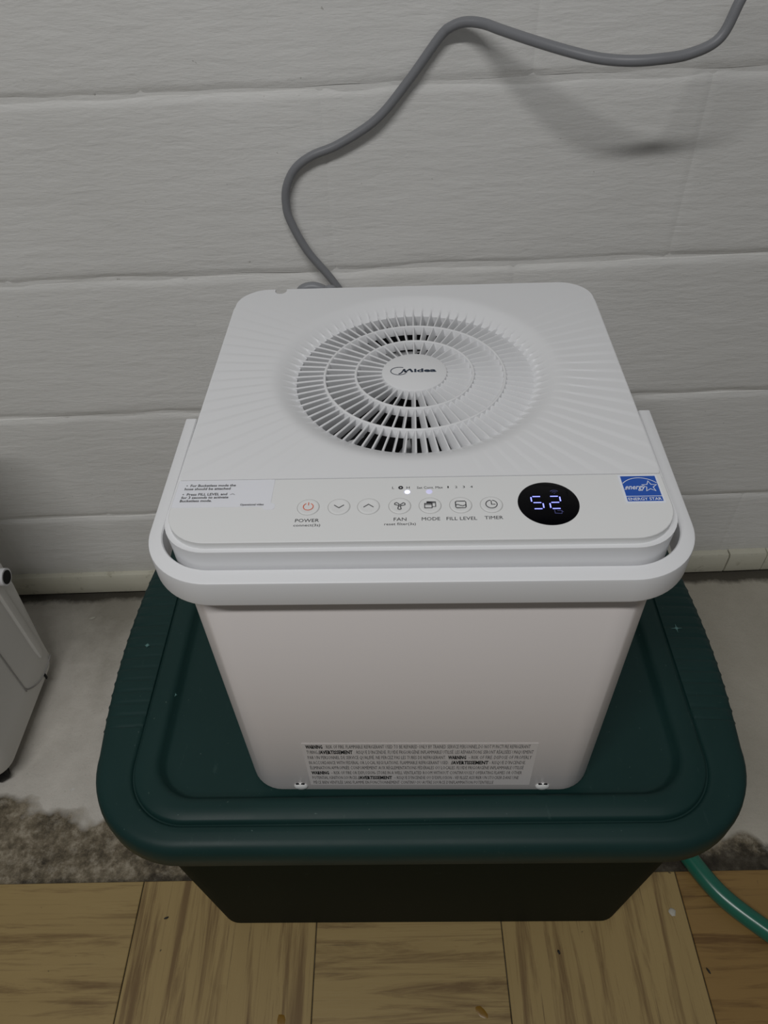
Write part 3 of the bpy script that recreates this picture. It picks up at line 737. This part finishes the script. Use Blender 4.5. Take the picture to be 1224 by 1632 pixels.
# raised vertical guide on the right face ending in a small wedge, U-shaped seam, drain stub, slot, casters
stack('side_guide', [(AX - .002, AX + .0035, .078, .086, .001, .075), (AX - .002, AX + .0055, .076, .088, .001, .095), (AX - .002, AX + .0055, .076, .088, .001, .45)], appl_m, ap, n=2)
seamp = [(AX + .0003, .020, .36), (AX + .0003, .020, .10), (AX + .0003, .022, .078), (AX + .0003, .034, .063), (AX + .0003, .055, .050), (AX + .0003, .080, .047), (AX + .0003, .100, .050)]
tube('panel_seam', seamp, .0012, plain('shaded_seam', (.30, .29, .28), .6), ap, n=6, k=6)
tube('drain_pipe', [(AX - .03, .092, .250), (AX + .0, .092, .250), (AX + .016, .092, .250)], .0125, pipe_m, ap, n=24, k=2)
dk = tube('drain_bore', [(AX + .0158, .092, .250), (AX + .0167, .092, .250)], .0098, black, ap, n=24, k=1)
stack('side_slot', [(AX - .001, AX + .0008, .066, .070, .0005, .034), (AX - .001, AX + .0008, .066, .070, .0005, .044)], black, ap, n=2)
for x, y in ((AX - .030, -.072), (AX - .035, .075), (-AX + .035, -.072), (-AX + .035, .075)):
    ca_ = empty('caster', (x, y, 0), 0, ap)
    wh = disc_stack('caster_wheel', [(.016, 0), (.0195, .003), (.0195, .017), (.016, .020)], black, ca_, n=28); wh.rotation_euler = (0, PI / 2, math.radians(35)); wh.location = (-.008, -.006, .0197)
    disc_stack('caster_mount', [(.006, .022), (.006, .034)], black, ca_, n=12)

# ---------------------------------------------------------------- small litter on the tiles
chip_m = plain('pale_paint_chip', (.42, .40, .34), .7); bug_m = plain('dark_crumb', (.012, .010, .008), .7)
def chip(x, y, z, sx, sy, sz, rz, m, name, label, cat, group=None):
    n = 9; P = []
    for j, (k, zz) in enumerate(((.85, 0), (1, .35), (.8, .9), (.3, 1.0))):
        P.append([(sx * k * math.cos(2 * PI * i / n) * (1 + .35 * noise.noise(Vector((i * 1.7, x * 90, y * 70)))), sy * k * math.sin(2 * PI * i / n) * (1 + .35 * noise.noise(Vector((i * 2.1, y * 90, 3)))), zz * sz) for i in range(n)])
    o = loft(name, P, m, None, ang=50); o.location = (x, y, z); o.rotation_euler = (0, 0, rz); tag(o, label, cat, group); return o
chip(.3840, .3450, .0005, .0035, .0085, .0025, .5, chip_m, 'paint_chip', 'longer pale chip lying just behind the green hose at the tile edge', 'paint chip')
chip(.3690, .3440, .0005, .0022, .0065, .0022, .1, chip_m, 'paint_chip', 'short pale chip touching the green hose near the tote', 'paint chip')
chip(.3300, .2700, .0024, .0045, .0050, .0018, .9, chip_m, 'paint_chip', 'pale crumbled chip on the tile seam left of the green hose', 'paint chip')
chip(-.300, .2930, .0024, .0030, .0013, .0015, .3, bug_m, 'dark_crumb', 'black crumb on the vertical-grain tile left of the tote', 'crumb')
chip(.182, .2330, .0024, .0016, .0028, .0014, .2, bug_m, 'dark_crumb', 'black crumb on the tile right of centre in front of the tote', 'crumb')
chip(.352, .2060, .0024, .0012, .0038, .0014, .4, bug_m, 'dark_crumb', 'thin black crumb on the far right tile near the frame corner', 'crumb')

chip(.470, .690, .0005, .0042, .0036, .0018, .3, chip_m, 'paint_fleck', 'white fleck on the bare concrete right of the tote', 'paint fleck')
chip(-.515, .775, .0005, .0055, .0030, .0015, .3, chip_m, 'paint_fleck', 'white fleck on the concrete near the wall, left of the tote', 'paint fleck')
# pale marks on the tote lid
mark_m = plain('pale_green_mark', (.10, .21, .20), .6)
def mark(px, py, a, b, z):
    P = []
    for i in range(16):
        t = 2 * PI * i / 16; q = (a if i % 4 == 0 else b) if i % 2 == 0 else b * .6
        P.append((px + q * math.cos(t), py + q * math.sin(t)))
    loft('pale_mark', [[(x, y, z) for x, y in P], [(x, y, z + .0003) for x, y in P]], mark_m, tote)
mark(.282, .010, .0062, .0020, Z(ZL + .0067)); mark(-.288, .000, .0030, .0022, Z(ZL + .0064)); mark(-.2440, -.062, .0022, .0014, Z(ZL + .0073))

glue_m = plain('amber_glue', (.20, .105, .012), .35)
chip(.0815, .1775, .0024, .0085, .0040, .0005, -.75, glue_m, 'glue_drip', 'dried amber glue drip at the bottom edge of the frame, right of centre', 'glue drip')
chip(-.1480, .1790, .0024, .0050, .0065, .0005, .2, glue_m, 'glue_drip', 'dried amber glue drip at the bottom edge of the frame, left of centre', 'glue drip')
